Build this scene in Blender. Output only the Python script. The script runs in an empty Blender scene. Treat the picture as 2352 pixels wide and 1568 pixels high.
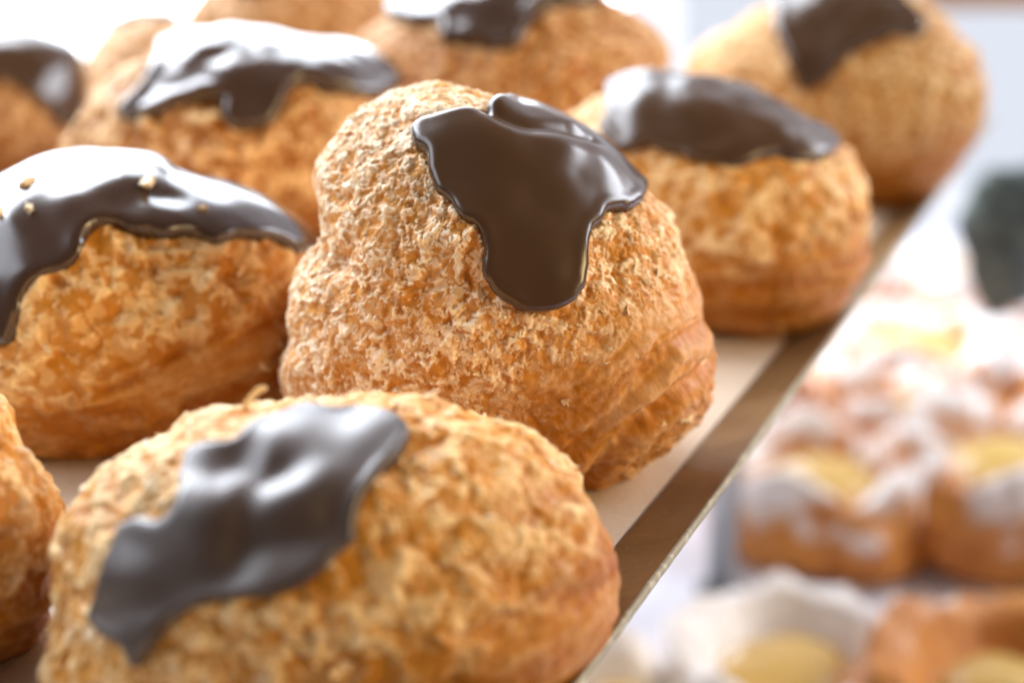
import bpy, math, random
import numpy as np
from mathutils import Vector, Matrix
from mathutils.geometry import delaunay_2d_cdt

S = bpy.context.scene
COL = S.collection
R = math.radians

# ------------------------------------------------------------------ camera
PITCH = R(18.0)
CAMH = 0.115
LENS = 50.0
W0, H0 = 2352.0, 1568.0            # pixel frame in which the photograph was measured
FPX = W0 * LENS / 36.0
cam = bpy.data.cameras.new('camera')
cam.lens = LENS; cam.sensor_width = 36.0; cam.sensor_fit = 'HORIZONTAL'
cam.clip_start = 0.005; cam.clip_end = 50
cam.dof.use_dof = True
cam.dof.focus_distance = 0.245
cam.dof.aperture_fstop = 6.8
cam.dof.aperture_blades = 9
camo = bpy.data.objects.new('camera', cam); COL.objects.link(camo)
camo.location = (0, 0, CAMH); camo.rotation_euler = (math.pi/2 - PITCH, 0, 0)
S.camera = camo

# ------------------------------------------------------------------ light
world = bpy.data.worlds.new('World'); S.world = world; world.use_nodes = True
bg = world.node_tree.nodes['Background']
bg.inputs[0].default_value = (1.0, 0.93, 0.86, 1); bg.inputs[1].default_value = 0.10

def area(name, loc, target, sx, sy, power, col):
    l = bpy.data.lights.new(name, 'AREA'); l.shape = 'RECTANGLE'; l.size = sx; l.size_y = sy
    l.energy = power; l.color = col
    o = bpy.data.objects.new(name, l); COL.objects.link(o)
    o.location = loc
    d = Vector(target) - Vector(loc)
    o.rotation_euler = d.to_track_quat('-Z', 'Y').to_euler()
    return o
WINDOW_EMIT = 7.0
area('side_window_light', (-0.95, 0.16, 0.72), (0, 0.28, 0.03), 0.8, 0.7, 7.5, (0.82, 0.89, 1.0))
area('skylight', (-0.72, 0.92, 1.00), (-0.30, 0.45, 0.0), 1.2, 0.6, 34.0, (0.86, 0.91, 1.0))
wl = area('warm_room_light', (0.62, 0.06, 0.24), (0.02, 0.30, 0.04), 0.45, 0.35, 0.58, (1.0, 0.73, 0.36)); wl.data.spread = R(52)
area('right_fill_light', (0.90, 0.75, 0.50), (0.22, 0.48, -0.20), 0.6, 0.5, 10.0, (0.86, 0.91, 1.0))  # added fill, source unseen, to brighten the lower shelf from the right

S.view_settings.view_transform = 'Standard'; S.view_settings.look = 'None'
S.view_settings.exposure = 0.05; S.view_settings.gamma = 1.0
S.view_settings.use_curve_mapping = False
S.render.engine = 'CYCLES'
S.cycles.use_denoising = True
S.cycles.max_bounces = 8

# ------------------------------------------------------------------ pixel -> world
CAM = np.array([0, 0, CAMH])
RT = np.array([1.0, 0, 0]); UP = np.array([0, math.sin(PITCH), math.cos(PITCH)]); FW = np.array([0, math.cos(PITCH), -math.sin(PITCH)])
def rays(px):
    px = np.asarray(px, float).reshape(-1, 2)
    d = ((px[:, 0] - W0/2)/FPX)[:, None]*RT + (-(px[:, 1] - H0/2)/FPX)[:, None]*UP + FW
    return d
def on_z(px, z=0.0):
    d = rays(px); t = (z - CAMH)/d[:, 2]
    return CAM + d*t[:, None]

# ------------------------------------------------------------------ noise (vectorised gradient noise)
def _hash(ix, iy, iz, seed):
    h = (ix.astype(np.uint32)*np.uint32(374761393)) ^ (iy.astype(np.uint32)*np.uint32(668265263)) ^ (iz.astype(np.uint32)*np.uint32(2147483647)) ^ np.uint32((seed*2654435761) & 0xffffffff)
    h = (h ^ (h >> np.uint32(13)))*np.uint32(1274126177)
    h = (h ^ (h >> np.uint32(16)))*np.uint32(2246822519)
    return h ^ (h >> np.uint32(15))
_G = np.random.RandomState(5).normal(size=(256, 3)); _G /= np.linalg.norm(_G, axis=1)[:, None]
def pn(p, seed=0):
    p = np.asarray(p, float)
    i = np.floor(p).astype(np.int64); f = p - i
    u = f*f*f*(f*(f*6 - 15) + 10)
    out = 0
    for dx in (0, 1):
        wx = u[:, 0] if dx else 1 - u[:, 0]
        for dy in (0, 1):
            wy = u[:, 1] if dy else 1 - u[:, 1]
            for dz in (0, 1):
                wz = u[:, 2] if dz else 1 - u[:, 2]
                g = _G[_hash(i[:, 0] + dx, i[:, 1] + dy, i[:, 2] + dz, seed) & np.uint32(255)]
                dot = g[:, 0]*(f[:, 0] - dx) + g[:, 1]*(f[:, 1] - dy) + g[:, 2]*(f[:, 2] - dz)
                out = out + wx*wy*wz*dot
    return out*1.6
def fbm(p, seed, octv=3, gain=.5):
    a, s, o = 1.0, 1.0, 0
    for k in range(octv):
        o = o + a*pn(p*s + 17.3*k, seed + k); a *= gain; s *= 2.03
    return o
def worley(p, seed=0):
    i = np.floor(p).astype(np.int64); f = p - i; best = np.full(len(p), 9.0)
    for dx in (-1, 0, 1):
        for dy in (-1, 0, 1):
            for dz in (-1, 0, 1):
                h = _hash(i[:, 0] + dx, i[:, 1] + dy, i[:, 2] + dz, seed)
                ox = (h & np.uint32(1023))/1023.0 + dx - f[:, 0]; oy = ((h >> np.uint32(10)) & np.uint32(1023))/1023.0 + dy - f[:, 1]; oz = ((h >> np.uint32(20)) & np.uint32(1023))/1023.0 + dz - f[:, 2]
                best = np.minimum(best, ox*ox + oy*oy + oz*oz)
    return np.sqrt(best)
def sst(a, b, x):
    t = np.clip((x - a)/(b - a), 0, 1); return t*t*(3 - 2*t)

# ------------------------------------------------------------------ mesh helpers
def make_obj(name, verts, faces, mat, parent=None, smooth=True, attrs=None):
    me = bpy.data.meshes.new(name)
    verts = np.asarray(verts, np.float32)
    if isinstance(faces, np.ndarray):
        n = faces.shape[1]
        me.vertices.add(len(verts)); me.vertices.foreach_set('co', verts.ravel())
        me.loops.add(faces.size); me.loops.foreach_set('vertex_index', faces.ravel().astype(np.int32))
        me.polygons.add(len(faces)); me.polygons.foreach_set('loop_start', np.arange(0, faces.size, n, dtype=np.int32))
        me.update(calc_edges=True)
    else:
        me.from_pydata([tuple(v) for v in verts.tolist()], [], faces); me.update()
    me.polygons.foreach_set('use_smooth', np.full(len(me.polygons), smooth, bool))
    for k, a in (attrs or {}).items():
        at = me.attributes.new(k, 'FLOAT', 'POINT'); at.data.foreach_set('value', np.asarray(a, np.float32))
    me.materials.append(mat)
    o = bpy.data.objects.new(name, me); COL.objects.link(o)
    if parent is not None:
        o.parent = parent
        o.matrix_parent_inverse = Matrix.Translation(-Vector(parent.location))
    return o
def thing(name, loc, label, cat, group=None):
    o = bpy.data.objects.new(name, None); COL.objects.link(o); o.location = loc; o.empty_display_size = .01
    o['label'] = label; o['category'] = cat
    if group: o['group'] = group
    return o
def tag(o, label=None, cat=None, group=None, kind=None):
    for k, v in (('label', label), ('category', cat), ('group', group), ('kind', kind)):
        if v: o[k] = v
    return o
def prism(profile, p0, p1, side, up=(0, 0, 1)):
    """closed profile [(a,b)] in (side, up) swept from p0 to p1"""
    p0, p1, side, up = map(lambda q: np.asarray(q, float), (p0, p1, side, up))
    n = len(profile)
    v = [p0 + a*side + b*up for a, b in profile] + [p1 + a*side + b*up for a, b in profile]
    f = [[i, (i + 1) % n, n + (i + 1) % n, n + i] for i in range(n)] + [list(range(n))[::-1], list(range(n, 2*n))]
    return np.array(v), f
def box(lo, hi):
    (a, b, c), (d, e, f) = lo, hi
    v = np.array([(a,b,c),(d,b,c),(d,e,c),(a,e,c),(a,b,f),(d,b,f),(d,e,f),(a,e,f)])
    return v, [[3,2,1,0],[4,5,6,7],[0,1,5,4],[1,2,6,5],[2,3,7,6],[3,0,4,7]]

# ------------------------------------------------------------------ materials
def newmat(name):
    m = bpy.data.materials.new(name); m.use_nodes = True
    nt = m.node_tree; b = nt.nodes['Principled BSDF']
    return m, nt, b
def N(nt, typ, **kw):
    n = nt.nodes.new(typ)
    for k, v in kw.items():
        if k in n.inputs: n.inputs[k].default_value = v
        else: setattr(n, k, v)
    return n
def mix(nt, fac, a, b):
    n = nt.nodes.new('ShaderNodeMix'); n.data_type = 'RGBA'
    for sock, val in ((0, fac), (6, a), (7, b)):
        if hasattr(val, 'is_linked') or isinstance(val, bpy.types.NodeSocket): nt.links.new(val, n.inputs[sock])
        else: n.inputs[sock].default_value = val if sock == 0 else (*val, 1)
    return n.outputs[2]
def ramp(nt, fac, lo, hi):
    n = nt.nodes.new('ShaderNodeMapRange'); n.inputs[1].default_value = lo; n.inputs[2].default_value = hi
    nt.links.new(fac, n.inputs[0]); return n.outputs[0]
def noise(nt, scale, detail=3, vec=None, rough=.55, dist=0):
    n = N(nt, 'ShaderNodeTexNoise', Scale=scale, Detail=detail, Roughness=rough, Distortion=dist)
    if vec is None:
        tc = nt.nodes.new('ShaderNodeTexCoord'); vec = tc.outputs['Object']
    nt.links.new(vec, n.inputs['Vector']); return n.outputs[0]
def attr(nt, name):
    n = nt.nodes.new('ShaderNodeAttribute'); n.attribute_name = name; return n.outputs['Fac']
def bump(nt, b, h, strength, dist):
    n = N(nt, 'ShaderNodeBump', Strength=strength, Distance=dist); nt.links.new(h, n.inputs['Height']); nt.links.new(n.outputs[0], b.inputs['Normal'])

def crust_material(name, tan, deep, pale, rough=.5):
    m, nt, b = newmat(name)
    n1 = ramp(nt, noise(nt, 90, 4), .35, .68)
    n2 = ramp(nt, noise(nt, 420, 4, dist=.6), .36, .62)
    bake = attr(nt, 'bake'); pl = attr(nt, 'pale')
    c = mix(nt, n1, tan, tuple(.72*t + .28*d for t, d in zip(tan, deep)))
    c = mix(nt, n2, c, tuple(.5*t + .5*d for t, d in zip(tan, deep)))
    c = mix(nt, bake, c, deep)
    c = mix(nt, pl, c, pale)
    nt.links.new(c, b.inputs['Base Color'])
    r = nt.nodes.new('ShaderNodeMapRange'); r.inputs[3].default_value = rough - .12; r.inputs[4].default_value = .62
    nt.links.new(pl, r.inputs[0]); nt.links.new(r.outputs[0], b.inputs['Roughness'])
    b.inputs['Specular IOR Level'].default_value = .2
    b.inputs['Subsurface Weight'].default_value = .12
    b.inputs['Subsurface Radius'].default_value = (.0012, .0009, .0005)
    b.inputs['Subsurface Scale'].default_value = 1.0
    bump(nt, b, noise(nt, 1700, 4), .35, .0004)
    return m
M_CRUST = crust_material('golden_crust', (.73, .345, .080), (.47, .165, .010), (.97, .79, .57))
M_CRUST2 = crust_material('amber_crust', (.67, .290, .038), (.36, .108, .004), (.95, .71, .39))
M_CRUST3 = crust_material('brown_shade_crust', (.48, .175, .022), (.20, .048, .002), (.88, .58, .30))  # browner buns; its dark tone also paints shade onto the far left one
m, nt, b = newmat('crust_flake')
fl = ramp(nt, noise(nt, 700, 3), .3, .7)
oi = nt.nodes.new('ShaderNodeAttribute'); oi.attribute_name = 'tone'
c = mix(nt, oi.outputs['Fac'], (.95, .74, .50), (.78, .45, .20)); c2 = mix(nt, fl, c, (.86, .62, .39)); nt.links.new(c2, b.inputs['Base Color'])
b.inputs['Roughness'].default_value = .6
b.inputs['Subsurface Weight'].default_value = .25; b.inputs['Subsurface Radius'].default_value = (.002, .001, .0005); b.inputs['Subsurface Scale'].default_value = 1.0
M_FLAKE = m
def choc_material(name, rough, col=(.046, .0235, .0145), coat=.5):
    m, nt, b = newmat(name)
    n1 = noise(nt, 60, 3); c = mix(nt, n1, col, tuple(x*1.35 for x in col)); nt.links.new(c, b.inputs['Base Color'])
    r = nt.nodes.new('ShaderNodeMapRange'); r.inputs[3].default_value = rough*.8; r.inputs[4].default_value = rough*1.25
    nt.links.new(noise(nt, 130, 5), r.inputs[0]); nt.links.new(r.outputs[0], b.inputs['Roughness'])
    b.inputs['IOR'].default_value = 1.55; b.inputs['Coat Weight'].default_value = coat; b.inputs['Coat Roughness'].default_value = rough*.8
    bump(nt, b, noise(nt, 2600, 3), .10, .00012)
    return m
M_CHOC = choc_material('satin_chocolate', .24, (.056, .027, .012), coat=.15)
M_CHOC_MATTE = choc_material('dull_chocolate', .46, (.046, .025, .018), coat=.7)
M_CHOC_GLOSS = choc_material('glossy_chocolate', .20, coat=.7)
m, nt, b = newmat('nut_crumb'); b.inputs['Roughness'].default_value = .6
nt.links.new(mix(nt, noise(nt, 500), (.90, .76, .52), (.78, .55, .28)), b.inputs['Base Color']); M_CRUMB = m

# ------------------------------------------------------------------ setting: window, wall, shelf
m, nt, b = newmat('window_glow')
em = N(nt, 'ShaderNodeEmission', Strength=WINDOW_EMIT); em.inputs[0].default_value = (.82, .90, 1.0, 1)
nt.links.new(em.outputs[0], nt.nodes['Material Output'].inputs[0]); M_WIN = m
m, nt, b = newmat('dim_pane_glow')
em = N(nt, 'ShaderNodeEmission', Strength=.95); em.inputs[0].default_value = (.79, .83, .94, 1)
nt.links.new(em.outputs[0], nt.nodes['Material Output'].inputs[0]); M_DIM_PANE = m  # dimmer pane glow added for the pale right background; no blind is modelled
m, nt, b = newmat('white_paint'); b.inputs['Base Color'].default_value = (.80, .80, .80, 1); b.inputs['Roughness'].default_value = .5; M_WHITE = m
m, nt, b = newmat('wall_paint'); nt.links.new(mix(nt, noise(nt, 6), (.78, .78, .79), (.72, .72, .74)), b.inputs['Base Color']); b.inputs['Roughness'].default_value = .6; M_WALL = m
m, nt, b = newmat('wood_sill'); nt.links.new(mix(nt, noise(nt, 14, 5), (.36, .20, .11), (.25, .13, .07)), b.inputs['Base Color']); b.inputs['Roughness'].default_value = .5; M_WOOD = m
m, nt, b = newmat('white_paper'); nt.links.new(mix(nt, noise(nt, 25), (.78, .79, .88), (.72, .73, .83)), b.inputs['Base Color']); b.inputs['Roughness'].default_value = .7
bump(nt, b, noise(nt, 40, 3), .3, .004); M_PAPER = m

SHZ = -0.20
WY = 1.30
v, f = box((-1.6, -0.3, SHZ - .03), (1.6, WY, SHZ)); tag(make_obj('shelf', v, f, M_PAPER, smooth=False), kind='structure')
# wall with a window opening: built from butted panels
wx0, wx1, wz0, wz1 = -1.55, 0.95, -0.185, 1.25
wall = bpy.data.objects.new('wall_back', None); COL.objects.link(wall); wall['kind'] = 'structure'; wall.location = (0, WY, SHZ)
for nm, lo, hi in (('wall_panel', (wx1 + .01, WY, SHZ), (1.6, WY + .08, 1.6)), ('wall_panel', (-1.9, WY, SHZ), (wx0 - .01, WY + .08, 1.6)),
                   ('wall_panel', (wx0 - .01, WY, wz1), (wx1 + .01, WY + .08, 1.6))):
    v, f = box(lo, hi); make_obj(nm, v, f, M_WALL, wall, smooth=False)
win = bpy.data.objects.new('window', None); COL.objects.link(win); win['kind'] = 'structure'; win.location = (wx0, WY, wz0)
xs = [wx0 + .025, -.72, .13, wx1 - .025]              # three panes; the last, added on the right, glows weaker
for k in range(3):
    v, f = box((xs[k] + .025, WY + .050, wz0 + .02), (xs[k+1] - .025, WY + .056, wz1 - .03)); make_obj('pane', v, f, M_WIN if k < 2 else M_DIM_PANE, win, smooth=False)
for x in xs:
    v, f = box((x - .025, WY + .02, wz0), (x + .025, WY + .07, wz1)); make_obj('frame', v, f, M_WHITE, win, smooth=False)
for k in range(3):
    for z0, z1 in ((wz1 - .03, wz1), (wz0, wz0 + .02)):
        v, f = box((xs[k] + .025, WY + .02, z0), (xs[k+1] - .025, WY + .07, z1)); make_obj('frame', v, f, M_WHITE, win, smooth=False)
v, f = box((wx0 - .01, WY, SHZ), (wx1 + .01, WY + .08, wz0)); make_obj('wall_panel', v, f, M_WALL, wall, smooth=False)
v, f = box((.36, WY - .05, 0.008), (1.3, WY - .001, 0.03)); tag(make_obj('wood_rail', v, f, M_WOOD, smooth=False), 'blurred brown wooden rail along the pale wall behind the pastries', 'rail')

# ------------------------------------------------------------------ serving tray
m, nt, b = newmat('tray_board')
c = mix(nt, ramp(nt, noise(nt, 30, 4), .3, .7), (.68, .57, .455), (.62, .51, .40)); c = mix(nt, ramp(nt, noise(nt, 900, 3), .45, .75), c, (.56, .45, .34))
nt.links.new(c, b.inputs['Base Color']); b.inputs['Roughness'].default_value = .42; bump(nt, b, noise(nt, 700, 3), .12, .0003); M_BOARD = m
m, nt, b = newmat('worn_brass')
tc = nt.nodes.new('ShaderNodeTexCoord'); mp = nt.nodes.new('ShaderNodeMapping'); mp.inputs['Scale'].default_value = (1, 1, 1)
nt.links.new(tc.outputs['Object'], mp.inputs[0])
c = mix(nt, ramp(nt, noise(nt, 45, 5, mp.outputs[0]), .35, .7), (.25, .140, .055), (.165, .090, .034))
c = mix(nt, ramp(nt, noise(nt, 600, 4, mp.outputs[0]), .60, .72), c, (.30, .18, .075))
nt.links.new(c, b.inputs['Base Color']); b.inputs['Metallic'].default_value = .35
r = nt.nodes.new('ShaderNodeMapRange'); r.inputs[3].default_value = .30; r.inputs[4].default_value = .55
nt.links.new(noise(nt, 160, 5, mp.outputs[0]), r.inputs[0]); nt.links.new(r.outputs[0], b.inputs['Roughness'])
bump(nt, b, noise(nt, 350, 5, mp.outputs[0]), .25, .0004); M_BRASS = m
m, nt, b = newmat('worn_metal_edge')
c = mix(nt, ramp(nt, noise(nt, 420, 4), .52, .62), (.30, .265, .19), (.44, .40, .31)); nt.links.new(c, b.inputs['Base Color'])
b.inputs['Metallic'].default_value = .2; b.inputs['Roughness'].default_value = .6; bump(nt, b, noise(nt, 800, 4), .2, .0003); M_EDGE = m

A = on_z([(1436, 1223)])[0]; Bp = on_z([(1828, 752)])[0]
td = (Bp - A)/np.linalg.norm(Bp - A); tl = np.array([-td[1], td[0], 0])      # along the rim, and to the left over the tray
T0 = A - td*.24; T1 = A + td*.50
TW = .62
tray = thing('serving_tray', Vector((A + tl*.2)), 'cream serving tray with worn brass rim holding the chocolate pastries', 'tray')
zt = -.004
q = [T0, T1, T1 + tl*TW, T0 + tl*TW]
v = [(*p[:2], 0) for p in q] + [(*p[:2], zt) for p in q]
make_obj('base', np.array(v), [[0,1,2,3],[7,6,5,4],[0,4,5,1],[1,5,6,2],[2,6,7,3],[3,7,4,0]], M_BOARD, tray, smooth=False)
# rim profile: low bevelled metal lip rising outwards
RH = .0042; RW = .0126
def rim_prof(s):
    return [(-.0006*s, .0003), (-.002*s, .0008), (-RW*s*.55, RH*.50), (-RW*s*.95, RH*.985), (-RW*s, RH), (-RW*s, RH - .0012), (-RW*s*.5, zt + .001), (-.0006*s, zt)]
def rim(p0, p1, side):
    n = 60
    prof = rim_prof(1); np_ = len(prof)
    vs, fs = [], []
    for i in range(n + 1):
        t = i/n; p = p0 + (p1 - p0)*t
        wob = .00025*math.sin(9*t + 1) + .00015*math.sin(31*t)
        for a, bb in prof:
            vs.append(p + side*a + np.array([0, 0, bb + wob*(bb/RH if bb > 0 else 0)]))
    for i in range(n):
        for j in range(np_):
            k = (j + 1) % np_
            fs.append([i*np_ + j, i*np_ + k, (i+1)*np_ + k, (i+1)*np_ + j])
    fs.append(list(range(np_))[::-1]); fs.append([n*np_ + j for j in range(np_)])
    return np.array(vs), fs
v, f = rim(T0, T1, tl); o = make_obj('rim', v, f, M_BRASS, tray, smooth=False)
e0 = T0 - tl*(RW + .0001); e1 = T1 - tl*(RW + .0001)
ev, ef = [], []
n = 420; rs = np.random.RandomState(3)
for i in range(n + 1):
    p = e0 + (e1 - e0)*i/n; j = rs.normal(0, .00003, 2)
    for a, bb in ((.0002, -.0009), (.0002, .00022), (-.0003, .00036), (-.0007, .0002), (-.0008, -.0009)):
        ev.append(p + tl*(a + (j[0] if a < -.0003 else 0)) + np.array([0, 0, RH + bb + (j[1] if bb > 0 else 0)]))
for i in range(n):
    for j in range(5):
        k = (j + 1) % 5; ef.append([i*5 + j, (i+1)*5 + j, (i+1)*5 + k, i*5 + k])
make_obj('rim_edge', np.array(ev), ef, M_EDGE, tray, smooth=True)
v, f = rim(T1, T1 + tl*TW, -td); make_obj('rim', v, f, M_BRASS, tray, smooth=False)

# ------------------------------------------------------------------ pastry builder
_CS = {}
def cube_sphere(n):
    if n in _CS: return _CS[n]
    t = np.tan(np.linspace(-math.pi/4, math.pi/4, n + 1)); a, b_ = np.meshgrid(t, t, indexing='ij'); o = np.ones_like(a)
    P, F = [], []
    idx = np.arange((n + 1)**2).reshape(n + 1, n + 1)
    quad = np.stack([idx[:-1, :-1], idx[1:, :-1], idx[1:, 1:], idx[:-1, 1:]], -1).reshape(-1, 4)
    for k, (x, y, z) in enumerate(((a, b_, o), (b_, a, -o), (o, a, b_), (-o, b_, a), (b_, o, a), (a, -o, b_))):
        p = np.stack([x, y, z], -1).reshape(-1, 3); P.append(p/np.linalg.norm(p, axis=1)[:, None]); F.append(quad + k*(n + 1)**2)
    P = np.concatenate(P); F = np.concatenate(F)
    key = np.round((P + 1.5)*2e5).astype(np.int64); key = (key[:, 0]*1000000 + key[:, 1])*1000000 + key[:, 2]
    _, first, inv = np.unique(key, return_index=True, return_inverse=True)
    P = P[first]; F = inv.reshape(-1)[F]
    c = P[F].mean(1); nn = np.cross(P[F[:, 1]] - P[F[:, 0]], P[F[:, 2]] - P[F[:, 0]])
    flip = (nn*c).sum(1) < 0; F[flip] = F[flip][:, ::-1]
    _CS[n] = (P, F); return _CS[n]

def smooth_poly(pts, per=8):
    p = np.asarray(pts, float); n = len(p); out = []
    for i in range(n):
        p0, p1, p2, p3 = p[i-1], p[i], p[(i+1) % n], p[(i+2) % n]
        for k in range(per):
            t = k/per
            out.append(.5*((2*p1) + (-p0 + p2)*t + (2*p0 - 5*p1 + 4*p2 - p3)*t*t + (-p0 + 3*p1 - 3*p2 + p3)*t**3))
    return np.array(out)

class Body:
    def __init__(s, sil, bottom, centre=None, depth=.95, seed=1, lump=.0012, lumpl=.016, sink=.0015):
        sil = smooth_poly(sil, 4); s.seed = seed
        c = np.array(centre if centre is not None else (sil.min(0) + sil.max(0))/2, float)
        rc = rays([c])[0]; rc /= np.linalg.norm(rc)
        T = on_z([bottom])[0] - CAM
        s.T = float(T @ rc); s.O = CAM + rc*s.T; s.Wd = -rc
        s.U = np.cross(rc, np.array([0, 0, 1.0])); s.U /= np.linalg.norm(s.U); s.V = np.cross(s.U, rc)
        uv = s.to_plane(sil); th = np.arctan2(uv[:, 1], uv[:, 0]); rr = np.hypot(uv[:, 0], uv[:, 1])
        o = np.argsort(th); th = th[o]; rr = rr[o]
        g = np.linspace(-math.pi, math.pi, 721)[:-1]
        rho = np.interp(g, np.r_[th - 2*math.pi, th, th + 2*math.pi], np.r_[rr, rr, rr])
        s.D = float(depth*rho.mean())
        rho = rho*math.sqrt(1 - (s.D/s.T)**2)
        ft = np.fft.rfft(rho); lo = ft.copy(); lo[4:] = 0; hi = ft*np.exp(-(np.arange(len(ft))/45.0)**2)
        s.g = g; s.rho = np.fft.irfft(hi, 720); s.rlo = np.fft.irfft(lo, 720)
        s.lump, s.lumpl = lump, lumpl
        s.O = s.O - np.array([0, 0, sink])
        s.R = float(rho.mean())
        al = np.linspace(0, math.acos(s.D/s.T), 400); s.al = al; s.gl = np.sin(al)*s.T/(s.T - s.D*np.cos(al))
    def to_plane(s, px):
        d = rays(px); t = s.T/(d @ -s.Wd); P = d*t[:, None] + CAM - s.O0() 
        return np.stack([P @ s.U, P @ s.V], 1)
    def O0(s): return CAM - s.Wd*s.T
    def rh(s, th, sn):
        w = np.clip(sn, 0, 1)**2.5
        a = np.interp(th, np.r_[s.g, math.pi], np.r_[s.rho, s.rho[0]]); b_ = np.interp(th, np.r_[s.g, math.pi], np.r_[s.rlo, s.rlo[0]])
        return b_ + (a - b_)*w
    def surf(s, th, al):
        sn = np.sin(al); r = s.rh(th, np.where(al > math.pi/2, 1 - .5*(1 - sn), sn))*sn
        P = s.O + (r*np.cos(th))[:, None]*s.U + (r*np.sin(th))[:, None]*s.V + (s.D*np.cos(al))[:, None]*s.Wd
        n = P - s.O; n /= np.linalg.norm(n, axis=1)[:, None]
        return P + n*(s.lump*fbm(P/s.lumpl, s.seed*13 + 3, 2))[:, None]
    def q_of_px(s, px):
        uv = s.to_plane(np.asarray(px, float)); th = np.arctan2(uv[:, 1], uv[:, 0]); rr = np.hypot(uv[:, 0], uv[:, 1])
        sn = np.full(len(rr), .9)
        for _ in range(6):
            sp = rr/s.rh(th, sn); al = np.interp(sp, s.gl, s.al)
            over = sp > s.gl[-1]; al = np.where(over, s.al[-1] + 1.6*(sp - s.gl[-1]), al); sn = np.where(over, 1, np.sin(al))
        return np.stack([al*np.cos(th), al*np.sin(th)], 1)
    def q_surf(s, q):
        return s.surf(np.arctan2(q[:, 1], q[:, 0]), np.hypot(q[:, 0], q[:, 1]))
    def q_frame(s, q):
        e = .012
        P = s.q_surf(q); a = s.q_surf(q + [e, 0]) - s.q_surf(q - [e, 0]); b_ = s.q_surf(q + [0, e]) - s.q_surf(q - [0, e])
        n = np.cross(a, b_); n /= np.linalg.norm(n, axis=1)[:, None] + 1e-12
        n[(n*(P - s.O)).sum(1) < 0] *= -1
        return P, n

def inside_poly(q, poly):
    x, y = q[:, 0], q[:, 1]; ins = np.zeros(len(q), bool)
    j = len(poly) - 1
    for i in range(len(poly)):
        xi, yi = poly[i]; xj, yj = poly[j]
        if yi != yj:
            ins ^= ((yi > y) != (yj > y)) & (x < (xj - xi)*(y - yi)/(yj - yi) + xi)
        j = i
    return ins
def min_dist(P, B):
    out = np.empty(len(P))
    for a in range(0, len(P), 4000):
        d = P[a:a+4000, None, :] - B[None]; out[a:a+4000] = np.sqrt((d*d).sum(2).min(1))
    return out

def glaze(body, poly_px, parent, mat, thick=.0018, edge=.0016, bead=.22, wave=.0004, wavel=.012, fine=.0004, coarse=.0010, grooves=(), lift=.0006, seed=1, name='chocolate_glaze'):
    pp = smooth_poly(poly_px, 10); qb = body.q_of_px(pp)
    Pb = body.q_surf(qb)
    # resample the outline to an even spacing
    seg = np.linalg.norm(np.roll(Pb, -1, 0) - Pb, axis=1); L = np.r_[0, np.cumsum(seg)]; n = int(L[-1]/(fine*1.1))
    t = np.linspace(0, L[-1], n, endpoint=False); qx = np.interp(t, L, np.r_[qb[:, 0], qb[0, 0]]); qy = np.interp(t, L, np.r_[qb[:, 1], qb[0, 1]])
    qb = np.stack([qx, qy], 1)
    Pb = body.q_surf(qb)
    # ragged little irregularity of a poured edge
    cen = qb.mean(0); nb = np.roll(qb, -1, 0) - np.roll(qb, 1, 0); nb = np.stack([nb[:, 1], -nb[:, 0]], 1); nb /= np.linalg.norm(nb, axis=1)[:, None] + 1e-9
    qb = qb + nb*(.00028/body.R*fbm(Pb/.004, seed + 70, 2))[:, None]
    Pb = body.q_surf(qb)
    lo, hi = qb.min(0), qb.max(0); pts = []
    for sp, near in ((fine, True), (coarse, False)):
        st = sp/body.R
        gx, gy = np.meshgrid(np.arange(lo[0], hi[0], st), np.arange(lo[1], hi[1], st*.866)); gx = gx + (np.arange(gx.shape[0]) % 2)[:, None]*st/2
        g = np.stack([gx.ravel(), gy.ravel()], 1); g = g[inside_poly(g, qb)]
        if not len(g): continue
        d = min_dist(body.q_surf(g), Pb)
        pts.append(g[(d > fine*.5) & (d < edge*1.5)] if near else g[d >= edge*1.5])
    qi = np.concatenate(pts)
    allq = np.concatenate([qb, qi]); nb_ = len(qb)
    r = delaunay_2d_cdt([Vector(x) for x in allq], [], [list(range(nb_))], 1, 1e-7)
    V2 = np.array([tuple(x) for x in r[0]]); F = np.array([list(x) for x in r[2] if len(x) == 3], np.int32)
    P, nrm = body.q_frame(V2); d = min_dist(P, Pb)
    k = np.clip(d/edge, 0, 1); prof = np.sqrt(np.clip(1 - (1 - k)**2, 0, 1))
    h = -.0009*(1 - k)**6 + lift*np.clip(k*4, 0, 1) + thick*prof*(1 + bead*np.exp(-((d - edge)/(edge*.9))**2))
    h += wave*fbm(P/wavel*np.array([1, 1.0, 1.5]), seed + 40, 2)*np.clip(d/(edge*1.5), 0, 1)
    for line, wd, dep in grooves:
        gq = body.q_of_px(line); tt = np.linspace(0, len(gq) - 1, 80)
        gq = np.stack([np.interp(tt, np.arange(len(gq)), gq[:, c]) for c in (0, 1)], 1)
        gd = min_dist(P, body.q_surf(gq)); h -= dep*np.exp(-(gd/wd)**2)
    V = P + nrm*h[:, None]
    V[:, 2] = np.maximum(V[:, 2], .0006)
    a, b_, c = V[F[:, 0]], V[F[:, 1]], V[F[:, 2]]
    if ((np.cross(b_ - a, c - a)*(nrm[F[:, 0]])).sum(1)).mean() < 0: F = F[:, ::-1].copy()
    o = make_obj(name, V, F, mat, parent)
    return o, qb, Pb

def axis_of(tilt, lean=0):
    a = np.array([math.sin(R(tilt)), math.sin(R(lean)), 1.0]); return a/np.linalg.norm(a)

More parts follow.
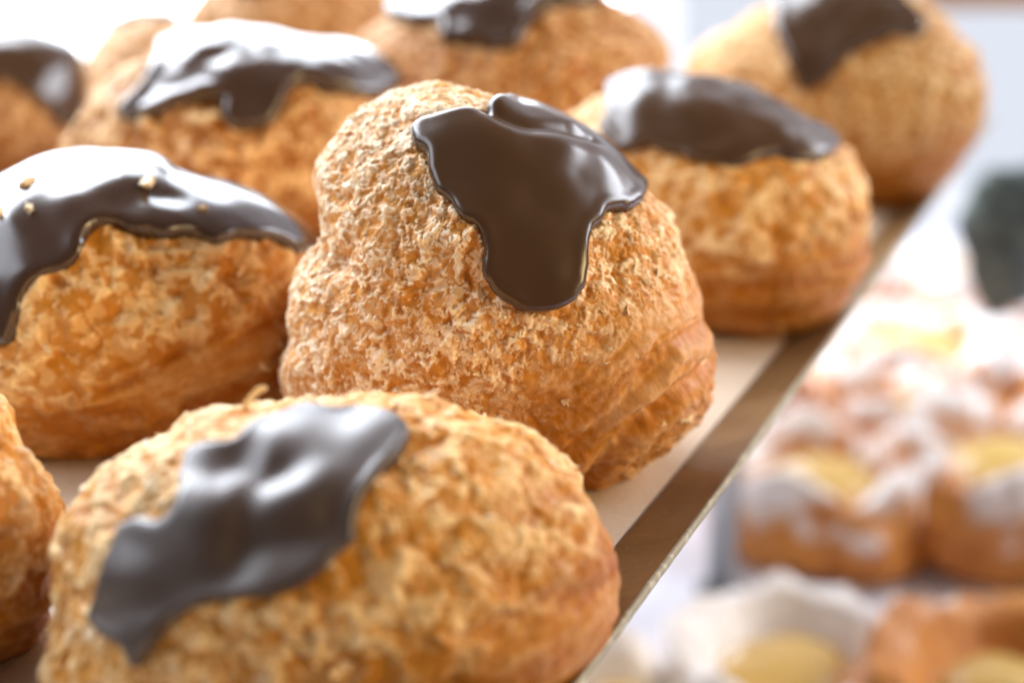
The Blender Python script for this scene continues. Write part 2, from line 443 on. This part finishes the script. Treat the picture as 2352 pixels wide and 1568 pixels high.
def crust(body, parent, mat, n, seed, glz=(), crink=1.0, pale=1.0, tilt=0, lean=0, lam=(.05, .40), lam_amp=1.0, ls=1.0, flakes=0, dents=(), creases=(), bake=1.0, cs=1.0, grit=1.0, flake_size=1.0, flake_lift=1.0):
    dirs, F = cube_sphere(n)
    # cube-sphere directions read as (U, V, W); alpha from W
    al = np.arccos(np.clip(dirs[:, 2], -1, 1)); th = np.arctan2(dirs[:, 1], dirs[:, 0])
    al = al - .33*np.sin(al)                       # finer mesh on the open side
    P = body.surf(th, al)
    nr = P - body.O; nr /= np.linalg.norm(nr, axis=1)[:, None]
    ax = axis_of(tilt, lean); hh = (P - body.O) @ ax; hspan = hh.max() - hh.min(); hl = (hh - hh.min())/hspan
    hl = hl + .035*fbm(P/.02, seed + 5, 2)
    lm = sst(lam[0] - .06, lam[0] + .05, hl)*(1 - sst(lam[1] - .07, lam[1] + .09, hl + .05*fbm(P/.008, seed + 6, 2)))
    rough = 1 - .88*lm
    # warped crinkles, blisters and torn raised films
    w = np.stack([fbm(P/(.0075*cs), seed + 11, 2), fbm(P/(.0075*cs), seed + 12, 2), fbm(P/(.0075*cs), seed + 13, 2)], 1)*.0024
    Q = P + w
    rid = 1 - np.abs(fbm(Q/(.0068*cs), seed + 21, 2))*1.9                     # ridge crests ~ 1
    blob = fbm(Q/(.0105*cs), seed + 24, 2)
    fine = fbm(Q/(.0019*cs), seed + 28, 3)
    w2 = P + .0010*np.stack([fbm(P/(.002*cs), seed + 14, 2), fbm(P/(.002*cs), seed + 15, 2), fbm(P/(.002*cs), seed + 16, 2)], 1)
    bl = np.sqrt(np.clip(1 - (worley(w2/(.0036*cs), seed + 36)/.62)**2, 0, 1))       # blisters
    bs = np.sqrt(np.clip(1 - (worley(w2/(.0017*cs), seed + 37)/.62)**2, 0, 1))
    pits = sst(.15, .7, fbm(Q/(.0046*cs), seed + 33, 2))
    film = fbm(w2/(.0040*cs), seed + 44, 4, .62) + .30*rid - .20
    plate = sst(-.03, .13, film)                                            # ragged raised films still stuck to the crust
    plate2 = sst(.0, .08, fbm(w2/(.0024*cs), seed + 47, 3, .6) - .18)
    reg = .62 + .42*sst(-.35, .45, fbm(P/.017, seed + 71, 2))              # patchy: some places flaky, some smoother
    cr = (.00050*(rid - .3) + .00105*blob - .0006*pits)*cs + .00016*grit*fine + .00040*bl*reg + .00013*grit*bs + .00046*reg*plate*(.6 + .8*np.clip(film, 0, .5)) + .00022*grit*plate2*reg
    disp = cr*crink*rough
    # laminated layers on the side
    ang = P - (P @ ax)[:, None]*ax
    lay = pn(np.concatenate([ang/.030, (hh/(.0021*ls) + 0.9*fbm(P/.020, seed + 50, 2))[:, None]], 1)[:, [0, 1, 3]] + 3.1, seed + 51)
    lay2 = pn(np.concatenate([ang/.020, (hh/(.0009*ls) + 1.2*fbm(P/.016, seed + 53, 2))[:, None]], 1)[:, [0, 2, 3]] + 7.7, seed + 55)
    disp += lm*lam_amp*(.0011*lay + .00050*lay2 + .00035*fbm(P/.003, seed + 57, 2))
    # foot: the rolled-out lowest edge swells a little
    foot = np.exp(-((hl - lam[0])/.05)**2); disp += .0004*foot*lam_amp
    disp -= np.average(disp)
    under = np.zeros(len(P))
    front = al < 2.4
    for qb, Pb in glz:
        q = np.stack([al*np.cos(th), al*np.sin(th)], 1)
        ins = inside_poly(q, qb) & front
        under[ins] = np.maximum(under[ins], sst(0, .0022, min_dist(P[ins], Pb)))
    disp = disp*(1 - .75*under) - .0008*under
    for (px, rad, dep) in dents:
        c = body.q_surf(body.q_of_px([px]))[0]; disp -= dep*np.exp(-((P - c)**2).sum(1)/rad**2)
    for line, wd, dep in creases:                 # seams where folded layers meet
        gq = body.q_of_px(line); tt = np.linspace(0, len(gq) - 1, 60); gq = np.stack([np.interp(tt, np.arange(len(gq)), gq[:, c]) for c in (0, 1)], 1)
        ctr = body.q_surf(gq); near = ((P - body.O) @ body.Wd) > -.3*body.D
        gd = np.full(len(P), 1.0); gd[near] = min_dist(P[near], ctr)
        gd = np.abs(gd + .0009*fbm(P/.004, seed + 81, 2)); disp += dep*(-np.exp(-(gd/wd)**2) + .55*np.exp(-((gd - 2.3*wd)/(1.3*wd))**2))
    V = P + nr*disp[:, None]
    V[:, 2] = np.where(V[:, 2] < .0003, .0003, V[:, 2])
    pl = np.clip(.12*sst(.2, .9, rid) + .66*plate*sst(-.6, .5, fine + .4*rid)*(.5 + .5*reg) + .36*plate2, 0, 1)*(1 - .75*lm)*pale*(.45 + .55*sst(.12, .6, hl))
    pl = np.clip(pl + .12*lm*sst(.05, .5, lay + .5*lay2), 0, 1)
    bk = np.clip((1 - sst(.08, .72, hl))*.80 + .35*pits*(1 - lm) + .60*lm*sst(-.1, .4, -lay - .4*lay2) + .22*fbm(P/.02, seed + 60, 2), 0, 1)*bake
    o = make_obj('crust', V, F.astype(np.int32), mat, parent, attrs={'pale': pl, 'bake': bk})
    if flakes:
        me = o.data; nv = np.empty(len(V)*3, np.float32); me.vertex_normals.foreach_get('vector', nv); nv = nv.reshape(-1, 3)
        rs = np.random.RandomState(seed); wgt = (plate + .12)*(1 - under)**4*(1 - .85*lm)*(V[:, 2] > .004)*(np.sin(al) + .15)*(under < .02)
        ids = rs.choice(len(V), flakes, p=wgt/wgt.sum(), replace=False)
        vs, fs, tone = [], [], []
        for i in ids:
            nn = nv[i]; t1 = np.cross(nn, rs.normal(size=3)); t1 /= np.linalg.norm(t1); t2 = np.cross(nn, t1)
            a = (.0004 + .0008*rs.rand()**2.0)*flake_size; asp = .35 + .65*rs.rand(); k = 14
            til = rs.normal(0, .16)*flake_lift; cur = rs.normal(-.05, .18); tw = rs.normal(0, .16); th_ = .00006 + .00006*rs.rand()
            base = len(vs); tn = rs.rand()
            ph = rs.rand(3)*6.28
            rim_ = []
            for j in range(k):
                an = 2*math.pi*j/k
                rr = a*(1 + .30*math.sin(2*an + ph[0]) + .28*math.sin(3*an + ph[1]) + .22*math.sin(5*an + ph[2]) + .20*rs.randn())
                x, y = rr*math.cos(an), rr*asp*math.sin(an)
                z = til*x + tw*y + cur*(x*x + y*y)/a + .00004
                rim_.append((x, y, z))
            top = rim_ + [(0, 0, .00010)]
            for x, y, z in top: vs.append(V[i] + t1*x + t2*y + nn*(z + th_))
            for x, y, z in top: vs.append(V[i] + t1*x*.94 + t2*y*.94 + nn*(z - th_ - .0001))
            tone += [tn]*(2*(k + 1))
            for j in range(k):
                l = (j + 1) % k
                fs.append((base + k, base + j, base + l))
                fs.append((base + 2*k + 1, base + k + 1 + l, base + k + 1 + j))
                fs.append((base + j, base + k + 1 + j, base + k + 1 + l)); fs.append((base + j, base + k + 1 + l, base + l))
        fo = make_obj('flakes', np.array(vs), np.array(fs, np.int32), M_FLAKE, parent, smooth=False, attrs={'tone': tone})
        fo['kind'] = 'stuff'
    return o

def crumb(body, px, size, parent, seed, lift=.0020):
    P, nn = body.q_frame(body.q_of_px([px])); rs = np.random.RandomState(seed)
    d, F = cube_sphere(3)
    v = d*size*.85*np.array([1.25, .8, .5])*(1 + .8*fbm(d*1.6, seed, 2))[:, None]
    rot = np.array(Matrix.Rotation(rs.rand()*6, 3, 'Z') @ Matrix.Rotation(rs.rand()*3, 3, 'X'))
    make_obj('nut_crumb', v @ rot.T + P[0] + nn[0]*(lift + size*.10), F.astype(np.int32), M_CRUMB, parent, smooth=False)

def pastry(label, sil, bottom, glazes, n, seed, group='chocolate topped puff pastries on the tray', centre=None, depth=.95, mat=None, gmat=None, gkw=None, lump=.0008, **kw):
    body = Body(sil, bottom, centre, depth, seed, lump)
    root = thing('puff_pastry', Vector((*body.O[:2], 0)), label, 'pastry', group)
    gl = []
    for g in glazes:
        o, qb, Pb = glaze(body, g, root, gmat or M_CHOC, seed=seed, **(gkw or {})); gl.append((qb, Pb))
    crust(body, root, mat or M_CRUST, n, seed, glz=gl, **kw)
    return body, root

def cv(pts, x0, y0, k): return [(x0 + x*k, y0 + y*k) for x, y in pts]
c1 = lambda p: cv(p, 602.1, 141.1, .6301)      # measured in enlarged crops of the photograph
c2 = lambda p: cv(p, 0, 846.7, .624)
c3 = lambda p: cv(p, 0, 0, .678)
c4 = lambda p: cv(p, 1223.1, 0, .498)
c6 = lambda p: cv(p, 0, 0, .68)

# ---- the sharp pastry in the middle
sil = c1([(640,55),(760,72),(850,112),(930,150),(1000,165),(1110,212),(1230,290),(1320,362),(1375,430),(1430,480),(1485,545),(1525,620),(1565,720),(1600,810),(1612,900),(1640,1060),(1645,1130),(1610,1240),(1540,1340),(1440,1420),(1330,1480),(1190,1520),(1000,1535),(800,1520),(500,1450),(250,1350),(100,1240),(80,1200),(55,1130),(50,1085),(95,1030),(100,900),(120,780),(160,680),(215,590),(200,500),(175,400),(200,330),(270,240),(350,170),(450,105),(540,65)])
ch = c1([(545,245),(580,205),(640,190),(720,180),(790,182),(812,190),(818,160),(850,130),(900,108),(970,100),(1060,130),(1140,165),(1220,215),(1300,270),(1375,345),(1410,410),(1385,480),(1340,525),(1300,520),(1255,530),(1235,570),(1200,600),(1190,660),(1183,760),(1170,810),(1130,850),(1070,880),(1000,890),(930,875),(870,840),(825,790),(800,730),(805,650),(780,590),(730,555),(690,500),(640,450),(610,390),(600,320),(560,290)])
B, root = pastry('sharp golden flaky pastry in the middle with a smooth dark chocolate drip', sil, (1345, 1096), [ch], 270, 1, depth=.90,
    gkw=dict(thick=.0015, edge=.0016, bead=.15, wave=.0003, wavel=.02, fine=.00032, coarse=.0007,
             grooves=[(c1([(812,195),(870,222),(960,245),(1100,262),(1180,290)]), .0019, .0011), (c1([(850,165),(960,185),(1100,235)]), .003, -.0006),
                      (c1([(700,240),(900,300),(1180,340)]), .006, -.0008), (c1([(880,640),(1000,760),(1120,760)]), .006, .0004)]),
    tilt=-42, lean=16, lam=(.06, .31), ls=1.7, flakes=420, crink=.92, cs=.82, grit=.8, pale=1.3,
    creases=[([(1320,1095),(1400,1020),(1480,950),(1560,880),(1630,800)], .0020, .0018), ([(1260,1040),(1360,965),(1450,880),(1540,800)], .0012, .0007)],
    dents=[(c1([(268,690)])[0], .0032, .0035), (c1([(200,520)])[0], .006, .003), (c1([(1250,690)])[0], .0045, .0018)])

# ---- the near pastry at the bottom
sil = [(860,888),(950,895),(1050,925),(1150,945),(1230,975),(1290,1020),(1330,1075),(1350,1130),(1390,1190),(1420,1250),(1412,1330),(1402,1400),(1370,1480),(1320,1540),(1250,1600),(1100,1670),(900,1710),(650,1715),(400,1700),(200,1660),(110,1600),(100,1540),(110,1480),(128,1400),(120,1330),(135,1240),(155,1160),(205,1110),(250,1050),(305,1008),(370,985),(410,950),(480,930),(560,915),(660,905),(760,895)]
ch = c2([(1060,150),(1120,130),(1230,135),(1310,130),(1400,145),(1460,170),(1495,210),(1490,260),(1450,310),(1400,360),(1360,420),(1325,480),(1310,560),(1310,600),(1250,650),(1180,720),(1100,770),(1000,800),(880,810),(760,820),(690,860),(620,910),(580,980),(530,1045),(500,1050),(470,990),(410,960),(350,900),(345,850),(370,780),(400,690),(430,600),(460,540),(530,520),(600,530),(640,500),(670,440),(660,370),(690,290),(760,260),(860,250),(930,200),(990,170)])
BF, root = pastry('nearest flaky pastry at the bottom with wavy greyish brown chocolate', sil, (760, 1585), [ch], 190, 2, depth=.90, mat=M_CRUST2, gmat=M_CHOC_MATTE,
    gkw=dict(thick=.0013, edge=.0013, bead=.1, wave=.0012, wavel=.019, fine=.00032, coarse=.0007,
             grooves=[(c2([(880,330),(960,390),(1050,360)]), .003, .0012), (c2([(700,470),(820,500),(900,420),(1000,460),(1200,400)]), .003, -.0009), (c2([(900,640),(1050,600),(1200,560)]), .003, .0009)]),
    tilt=-24, lean=6, lam_amp=.5, ls=1.6, lam=(.06, .38), flakes=120, crink=.9, pale=.95, cs=1.05, grit=.7,
    creases=[([(1010,1568),(1100,1450),(1220,1370),(1400,1330)], .0022, .0009), ([(1060,1400),(1180,1290),(1300,1240),(1400,1230)], .0018, .0007)])
# a long loose shred standing up from its back edge
P, nn = BF.q_frame(BF.q_of_px([(560, 925)])); p0 = P[0]
p1 = CAM + rays([(612, 890)])[0]*(((p0 - CAM) @ FW)/1.0); vs = []
side = np.cross(p1 - p0, FW); side /= np.linalg.norm(side)
for t, w in ((-.15, .0003), (.15, .0005), (.4, .0004), (.65, .0005), (.85, .0005), (1.0, .0002)):
    c = p0 + (p1 - p0)*t + np.array([0, 0, .0008*math.sin(t*3)])
    for sg, dz in ((-1, 0), (1, 0), (1, .00035), (-1, .00035)): vs.append(c + side*w*sg + FW*dz)
fs = [[i*4 + j, i*4 + (j+1) % 4, i*4 + 4 + (j+1) % 4, i*4 + 4 + j] for i in range(5) for j in range(4)] + [[3,2,1,0],[20,21,22,23]]
make_obj('loose_flake', np.array(vs), fs, M_FLAKE, root, smooth=False, attrs={'tone': [.1]*24})

# ---- left pastry with white gleaming glaze
sil = [(0,402),(80,374),(160,354),(260,349),(350,360),(400,390),(470,412),(560,438),(640,478),(690,528),(718,590),(728,650),(735,720),(735,820),(710,920),(650,990),(540,1040),(400,1056),(250,1058),(100,1053),(-50,1020),(-150,930),(-190,800),(-190,650),(-140,520),(-60,435)]
ch = c3([(1032,835),(990,842),(940,812),(880,797),(800,792),(740,817),(690,802),(640,782),(560,787),(500,772),(440,762),(390,738),(330,747),(290,790),(290,830),(250,880),(190,910),(130,930),(90,1000),(75,1080),(40,1140),(0,1150),(-80,1140),(-150,1000),(-200,800),(-170,600),(-60,520),(100,500),(250,460),(400,450),(550,470),(640,530),(720,560),(820,590),(920,640),(1000,690),(1050,760),(1048,805)])
BL_, root = pastry('left pastry with gleaming chocolate cap and nut crumbs, a drip running down its left', sil, (300, 992), [ch], 140, 3, depth=.92, mat=M_CRUST2, gmat=M_CHOC_GLOSS,
    gkw=dict(thick=.0016, edge=.0020, bead=.1, wave=.0007, wavel=.028, fine=.0006, coarse=.0012, grooves=[(c3([(400,690),(480,650),(560,660)]), .004, .0012)]),
    tilt=-20, ls=1.8, lam=(.04, .46), flakes=30, cs=1.6, grit=.6, creases=[([(440,905),(560,855),(700,790)], .0018, .0014), ([(380,960),(560,905),(710,860)], .0016, .0012)], crink=1.25, lump=.0008, flake_size=1.5)
for i, (px, sz) in enumerate([((72, 425), .0019), ((332, 418), .0023), ((70, 478), .0017), ((14, 490), .0016), ((455, 480), .0012)]): crumb(BL_, px, sz, root, 30 + i)

# ---- right pastry behind the middle one
sil = c4([(160,505),(250,455),(340,405),(400,368),(500,342),(600,337),(760,352),(860,380),(960,400),(1080,440),(1200,496),(1300,562),(1400,640),(1480,705),(1520,800),(1550,900),(1552,1000),(1565,1100),(1550,1200),(1510,1290),(1440,1370),(1350,1450),(1250,1500),(1100,1525),(950,1522),(800,1500),(600,1480),(400,1400),(250,1250),(170,1050),(130,850),(125,650)])
ch = c4([(318,585),(335,520),(345,440),(350,370),(420,315),(520,285),(640,280),(760,295),(860,335),(950,385),(1080,445),(1180,492),(1300,562),(1380,612),(1405,650),(1390,690),(1320,715),(1240,720),(1180,710),(1140,690),(1080,700),(1000,730),(940,750),(880,745),(800,725),(720,715),(680,690),(620,680),(540,650),(480,670),(420,680),(370,650)])
BR, root = pastry('pastry right of the middle one, its flat chocolate cap shaped like a leaf', sil, (1740, 756), [ch], 110, 4, depth=.92, mat=M_CRUST2,
    gkw=dict(thick=.0015, edge=.002, bead=.1, wave=.0008, wavel=.015, fine=.0006, coarse=.0012), tilt=-8, ls=1.6, lam=(.06, .36), flakes=20, cs=1.5, grit=.5, crink=.9, flake_size=1.5)

# ---- far right pastry at the tray corner
sil = c4([(720,260),(800,175),(900,115),(1000,60),(1100,5),(1250,-60),(1450,-100),(1650,-75),(1800,-15),(1900,65),(1970,150),(2040,240),(2090,330),(2105,420),(2080,530),(2040,650),(1980,740),(1900,830),(1800,900),(1700,940),(1600,950),(1400,930),(1200,880),(1000,800),(850,680),(750,500),(710,380)])
ch = c4([(1112,60),(1130,-30),(1200,-110),(1350,-170),(1550,-170),(1680,-90),(1730,0),(1785,60),(1812,110),(1792,150),(1740,162),(1680,152),(1600,172),(1520,212),(1440,252),(1390,312),(1350,362),(1290,397),(1230,392),(1200,330),(1160,240),(1120,150)])
BRR, root = pastry('farthest pastry along the brass rim, chocolate cap cut off by the top of the picture', sil, (2030, 470), [ch], 90, 5, depth=.80, mat=M_CRUST2,
    gkw=dict(thick=.0026, edge=.0024, wave=.0006, wavel=.02, fine=.0009, coarse=.0016), tilt=-12, lam=(.06, .32), crink=1.1)

# ---- upper left pastry
sil = c3([(215,500),(240,420),(280,340),(350,270),(450,205),(540,172),(620,128),(740,105),(850,113),(960,138),(1060,158),(1180,168),(1270,205),(1320,262),(1345,310),(1372,400),(1380,500),(1350,650),(1280,780),(1180,880),(1000,950),(800,980),(600,970),(420,920),(300,830),(230,700),(205,600)])
ch = c3([(408,372),(430,392),(490,392),(560,367),(640,347),(720,332),(748,335),(750,390),(790,425),(860,427),(930,402),(960,350),(985,300),(1040,278),(1110,300),(1180,318),(1260,323),(1315,305),(1345,265),(1310,190),(1190,125),(1060,105),(960,85),(850,60),(740,52),(620,72),(560,125),(530,210),(480,290),(430,335)])
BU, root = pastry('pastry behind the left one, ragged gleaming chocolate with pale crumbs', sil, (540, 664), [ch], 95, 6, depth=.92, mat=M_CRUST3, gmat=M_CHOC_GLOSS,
    gkw=dict(thick=.0028, edge=.0022, wave=.001, wavel=.016, fine=.0007, coarse=.0014), tilt=-6, lam=(.06, .34), crink=1.3, pale=1.35, flakes=30, flake_size=1.8)
for i, (px, sz) in enumerate([((448, 262), .0030), ((492, 254), .0024), ((726, 128), .0022), ((330, 268), .0024)]): crumb(BU, px, sz, root, 50 + i, .001)

# ---- top middle pastry
sil = [(820,90),(860,50),(920,10),(1000,-28),(1150,-55),(1300,-45),(1400,-10),(1480,40),(1540,85),(1537,140),(1530,200),(1520,280),(1470,390),(1380,480),(1250,540),(1100,550),(950,500),(860,400),(820,280),(810,180)]
ch = c6([(1480,72),(1492,130),(1560,132),(1620,150),(1680,166),(1750,152),(1780,100),(1800,60),(1850,20),(1900,8),(2000,0),(2040,-30),(1980,-90),(1800,-140),(1600,-150),(1420,-110),(1320,-50),(1300,20),(1330,55),(1400,75)])
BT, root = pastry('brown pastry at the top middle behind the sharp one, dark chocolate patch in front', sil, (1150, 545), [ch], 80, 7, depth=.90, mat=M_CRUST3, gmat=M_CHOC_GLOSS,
    gkw=dict(thick=.0028, edge=.0024, wave=.001, wavel=.016, fine=.0009, coarse=.0016), tilt=-6, lam=(.06, .32), crink=1.2)

# ---- far left dark pastry
sil = c3([(40,108),(140,122),(230,160),(270,250),(265,380),(240,500),(170,600),(50,660),(-100,670),(-250,620),(-340,500),(-360,350),(-320,230),(-220,145),(-90,110)])
ch = c3([(-220,80),(-80,60),(60,60),(170,75),(270,120),(330,240),(300,370),(235,420),(180,395),(120,340),(60,285),(0,262),(-80,300),(-200,280),(-300,200)])
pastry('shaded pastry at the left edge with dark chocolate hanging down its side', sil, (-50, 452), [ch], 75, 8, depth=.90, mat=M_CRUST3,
    gkw=dict(thick=.0026, edge=.0024, wave=.0008, wavel=.016, fine=.0009, coarse=.0016), tilt=-4, lam=(.06, .32), crink=1.2)

# ---- bottom left pastry, mostly out of frame
sil = [(0,905),(30,940),(50,1000),(90,1050),(120,1100),(146,1160),(138,1230),(130,1300),(112,1380),(90,1440),(50,1482),(0,1505),(-80,1525),(-180,1540),(-350,1530),(-480,1460),(-560,1350),(-590,1180),(-560,1000),(-480,890),(-350,845),(-180,838),(-60,868)]
ch = [(-420,900),(-300,850),(-180,850),(-100,890),(-70,960),(-110,1040),(-200,1090),(-300,1080),(-400,1020)]
pastry('flaky pastry cut off by the left edge, left of the nearest pastry', sil, (-180, 1536), [ch], 125, 9, depth=.92, mat=M_CRUST2,
    gkw=dict(thick=.0016, edge=.0016, wave=.0006, fine=.0008, coarse=.0014), tilt=10, lam=(.08, .40), crink=1.0, cs=1.3, grit=.6, flakes=50, flake_size=1.2)

# ---- far background pastries on the tray
sil = [(200,120),(230,70),(280,40),(340,25),(400,35),(450,70),(470,130),(470,210),(430,290),(350,330),(260,320),(200,260),(185,190)]
ch = [(225,40),(260,-5),(330,-25),(400,-5),(420,30),(370,38),(320,32),(270,50)]
pastry('pale blurred pastry at the top left, half hidden behind the gleaming ones', sil, (340, 328), [ch], 60, 10, depth=.92, pale=1.6, gmat=M_CHOC_GLOSS,
    gkw=dict(thick=.0022, edge=.0024, fine=.001, coarse=.002), lam=(.06, .34), crink=1.2)
sil = [(400,110),(420,40),(480,-40),(600,-95),(740,-100),(860,-60),(925,20),(930,120),(890,230),(790,330),(640,365),(500,320),(420,220)]
ch = [(500,-60),(600,-150),(740,-150),(840,-80),(780,-50),(700,-70),(640,-40),(560,-20)]
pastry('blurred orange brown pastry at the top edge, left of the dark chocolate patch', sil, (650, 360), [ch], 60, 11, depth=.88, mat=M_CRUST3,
    gkw=dict(thick=.0022, edge=.0024, fine=.001, coarse=.002), lam=(.06, .34), crink=1.2)
sil = [(1570,190),(1600,125),(1650,85),(1720,62),(1790,70),(1850,110),(1880,180),(1870,270),(1800,340),(1700,355),(1610,320),(1570,250)]
ch = [(1640,78),(1680,40),(1740,25),(1800,40),(1830,85),(1780,92),(1720,76),(1670,96)]
pastry('pale blurred pastry seen in the gap left of the farthest chocolate cap', sil, (1720, 352), [ch], 60, 12, depth=.92, pale=1.6, gmat=M_CHOC_GLOSS,
    gkw=dict(thick=.0022, edge=.0024, fine=.001, coarse=.002), lam=(.06, .34), crink=1.2)

# ------------------------------------------------------------------ tray leg and the sugared pastries below
m, nt, b = newmat('grey_metal'); b.inputs['Base Color'].default_value = (.45, .46, .47, 1); b.inputs['Metallic'].default_value = .6; b.inputs['Roughness'].default_value = .4; M_GREY = m
m, nt, b = newmat('dark_rubber'); b.inputs['Base Color'].default_value = (.05, .05, .06, 1); b.inputs['Roughness'].default_value = .6; M_DARK = m
def cyl(c, r, z0, z1, n=20):
    v = [(c[0] + r*math.cos(2*math.pi*i/n), c[1] + r*math.sin(2*math.pi*i/n), z) for z in (z0, z1) for i in range(n)]
    f = [[i, (i+1) % n, n + (i+1) % n, n + i] for i in range(n)] + [list(range(n))[::-1], list(range(n, 2*n))]
    return np.array(v), f
lp = on_z([(1652, 1405)], SHZ)[0]
stand = thing('tray_stand', Vector((lp[0], lp[1], SHZ)), 'blurred grey metal post with dark foot under the brass rim', 'stand')
v, f = cyl(lp, .0065, SHZ + .012, zt - .002); make_obj('post', v, f, M_GREY, stand)
v, f = cyl(lp, .011, SHZ, SHZ + .012); make_obj('foot', v, f, M_DARK, stand)
v, f = cyl(lp, .014, zt - .002, zt - .0004); make_obj('top_plate', v, f, M_GREY, stand)

m, nt, b = newmat('sugared_dough')
sg = attr(nt, 'sugar'); c = mix(nt, ramp(nt, noise(nt, 70, 4), .35, .7), (.66, .27, .05), (.48, .15, .02)); c = mix(nt, sg, c, (.88, .83, .80))
nt.links.new(c, b.inputs['Base Color']); b.inputs['Roughness'].default_value = .6; bump(nt, b, noise(nt, 500, 3), .3, .0006); M_DOUGH = m
m, nt, b = newmat('custard'); nt.links.new(mix(nt, noise(nt, 90, 3), (.80, .58, .22), (.62, .34, .05)), b.inputs['Base Color']); b.inputs['Roughness'].default_value = .2; M_CUST = m
def danish(label, px, rad, ht, seed, rot, sug=.0, lobes=5, fold_d=.30):
    c = on_z([px], SHZ)[0]
    root = thing('sugared_pastry', Vector((c[0], c[1], SHZ)), label, 'pastry', 'sugar dusted pastries on the lower shelf')
    nt_, nr_ = 120, 46
    T, Q = np.meshgrid(np.linspace(0, 2*math.pi, nt_, endpoint=False), np.linspace(0, 1, nr_), indexing='ij')
    # profile walks from the floor outside, over the folded wall, down into the filled middle
    lob = np.cos(lobes*(T + rot) + 1.2*np.sin(T)); fold = np.abs(np.sin(lobes/2*(T + rot)))
    wallr = 1 + .07*lob
    prof_r = np.interp(Q, [0, .12, .30, .45, .58, .72, 1], [.78, .98, 1.0, .86, .66, .46, .0])
    prof_z = np.interp(Q, [0, .12, .30, .45, .58, .72, 1], [0, .10, .55, .96, .90, .55, .42])
    X = prof_r*wallr*rad; Z = prof_z*ht*(1 - fold_d*(1 - fold)*sst(.15, .45, Q)*(1 - sst(.7, .9, Q)))
    V = np.stack([X*np.cos(T), X*np.sin(T), Z], -1).reshape(-1, 3)
    V += (V/np.linalg.norm(V + 1e-6, axis=1)[:, None])*(.0070*fbm(V/.022, seed, 3))[:, None]
    V[:, 2] = np.maximum(V[:, 2], .0)
    up = sst(.42, .80, Z.ravel()/ht + .45*fbm(V/.017, seed + 4, 3) + sug)*(1 - .8*sst(.68, .80, Q.ravel()))
    idx = np.arange(nt_*nr_).reshape(nt_, nr_); nx = np.roll(idx, -1, 0)
    F = np.stack([idx[:, :-1], nx[:, :-1], nx[:, 1:], idx[:, 1:]], -1).reshape(-1, 4)
    make_obj('dough', V + [c[0], c[1], SHZ], F.astype(np.int32), M_DOUGH, root, attrs={'sugar': up})
    d, F2 = cube_sphere(14)
    v = d*np.array([rad*.50, rad*.50, ht*.26])*(1 + .10*fbm(d*1.5, seed + 9, 2))[:, None] + [c[0], c[1], SHZ + ht*.50]
    make_obj('custard_filling', v, F2.astype(np.int32), M_CUST, root)
danish('sugared pastry with yellow filling just right of the brass rim, above the white gap', (1890, 1235), .058, .054, 21, .3, -.12)
danish('sugared pastry with yellow filling at the right edge, orange brown side showing', (2310, 1225), .068, .062, 22, 1.1, -.15)
danish('sugared pastry wedged behind the two yellow filled ones', (2090, 905), .064, .052, 28, 2.6, -.1)
danish('pale sugared pastry right of the dark green point', (2440, 930), .062, .050, 24, .8, -.05)
danish('pale blurred sugared pastry touching the brass rim, highest of its row', (1965, 700), .060, .050, 23, 2.0, -.02)
danish('pale blurred sugared pastry under the dark green shape', (2240, 730), .062, .050, 29, 1.4, .0)
danish('sugared ring with yellow custard at the bottom of the picture', (1800, 1660), .056, .040, 25, 2.2, .5, 3, .10)
danish('sugared brown pastry in the bottom right corner', (2310, 1760), .062, .050, 26, .5, -.55, 3, .15)
danish('white sugared pastry beside the brass rim at the bottom edge', (1430, 1780), .044, .042, 27, 1.6, .7)

danish('sugared pastry half hidden between the two yellow filled ones', (2085, 1085), .050, .056, 33, 3.1, -.2, 4)
danish('blurred brown pastry tucked against the brass rim above the grey post', (1760, 985), .046, .052, 34, .9, -.12, 4)

# dark grey-green hanging shape at the right edge
m, nt, b = newmat('dark_green_cloth'); nt.links.new(mix(nt, ramp(nt, noise(nt, 60, 4), .4, .65), (.030, .040, .032), (.10, .118, .10)), b.inputs['Base Color']); b.inputs['Roughness'].default_value = .5; M_GREEN = m
d, F = cube_sphere(24)
tipz = on_z([(2280, 735)], SHZ + .085)[0]
v = d.copy(); hgt = .085
v[:, 2] = (v[:, 2] + 1)/2; wd = np.clip(v[:, 2], 0, 1)**.75*1.6 + .06
rr_ = np.hypot(v[:, 0], v[:, 1]) + 1e-6; vx = v[:, 0]/rr_*rr_**.35*.036*wd + .030*v[:, 2]; vy = v[:, 1]/rr_*rr_**.35*.014*wd; vz = v[:, 2]*hgt
V = np.stack([vx, vy, vz], 1); V += d*(.003*fbm(V/.02, 91, 2))[:, None]
gr = make_obj('folded_cloth', V + tipz, F.astype(np.int32), M_GREEN)
tag(gr, 'blurred dark grey-green shape with a pointed lower end at the right edge', 'cloth')
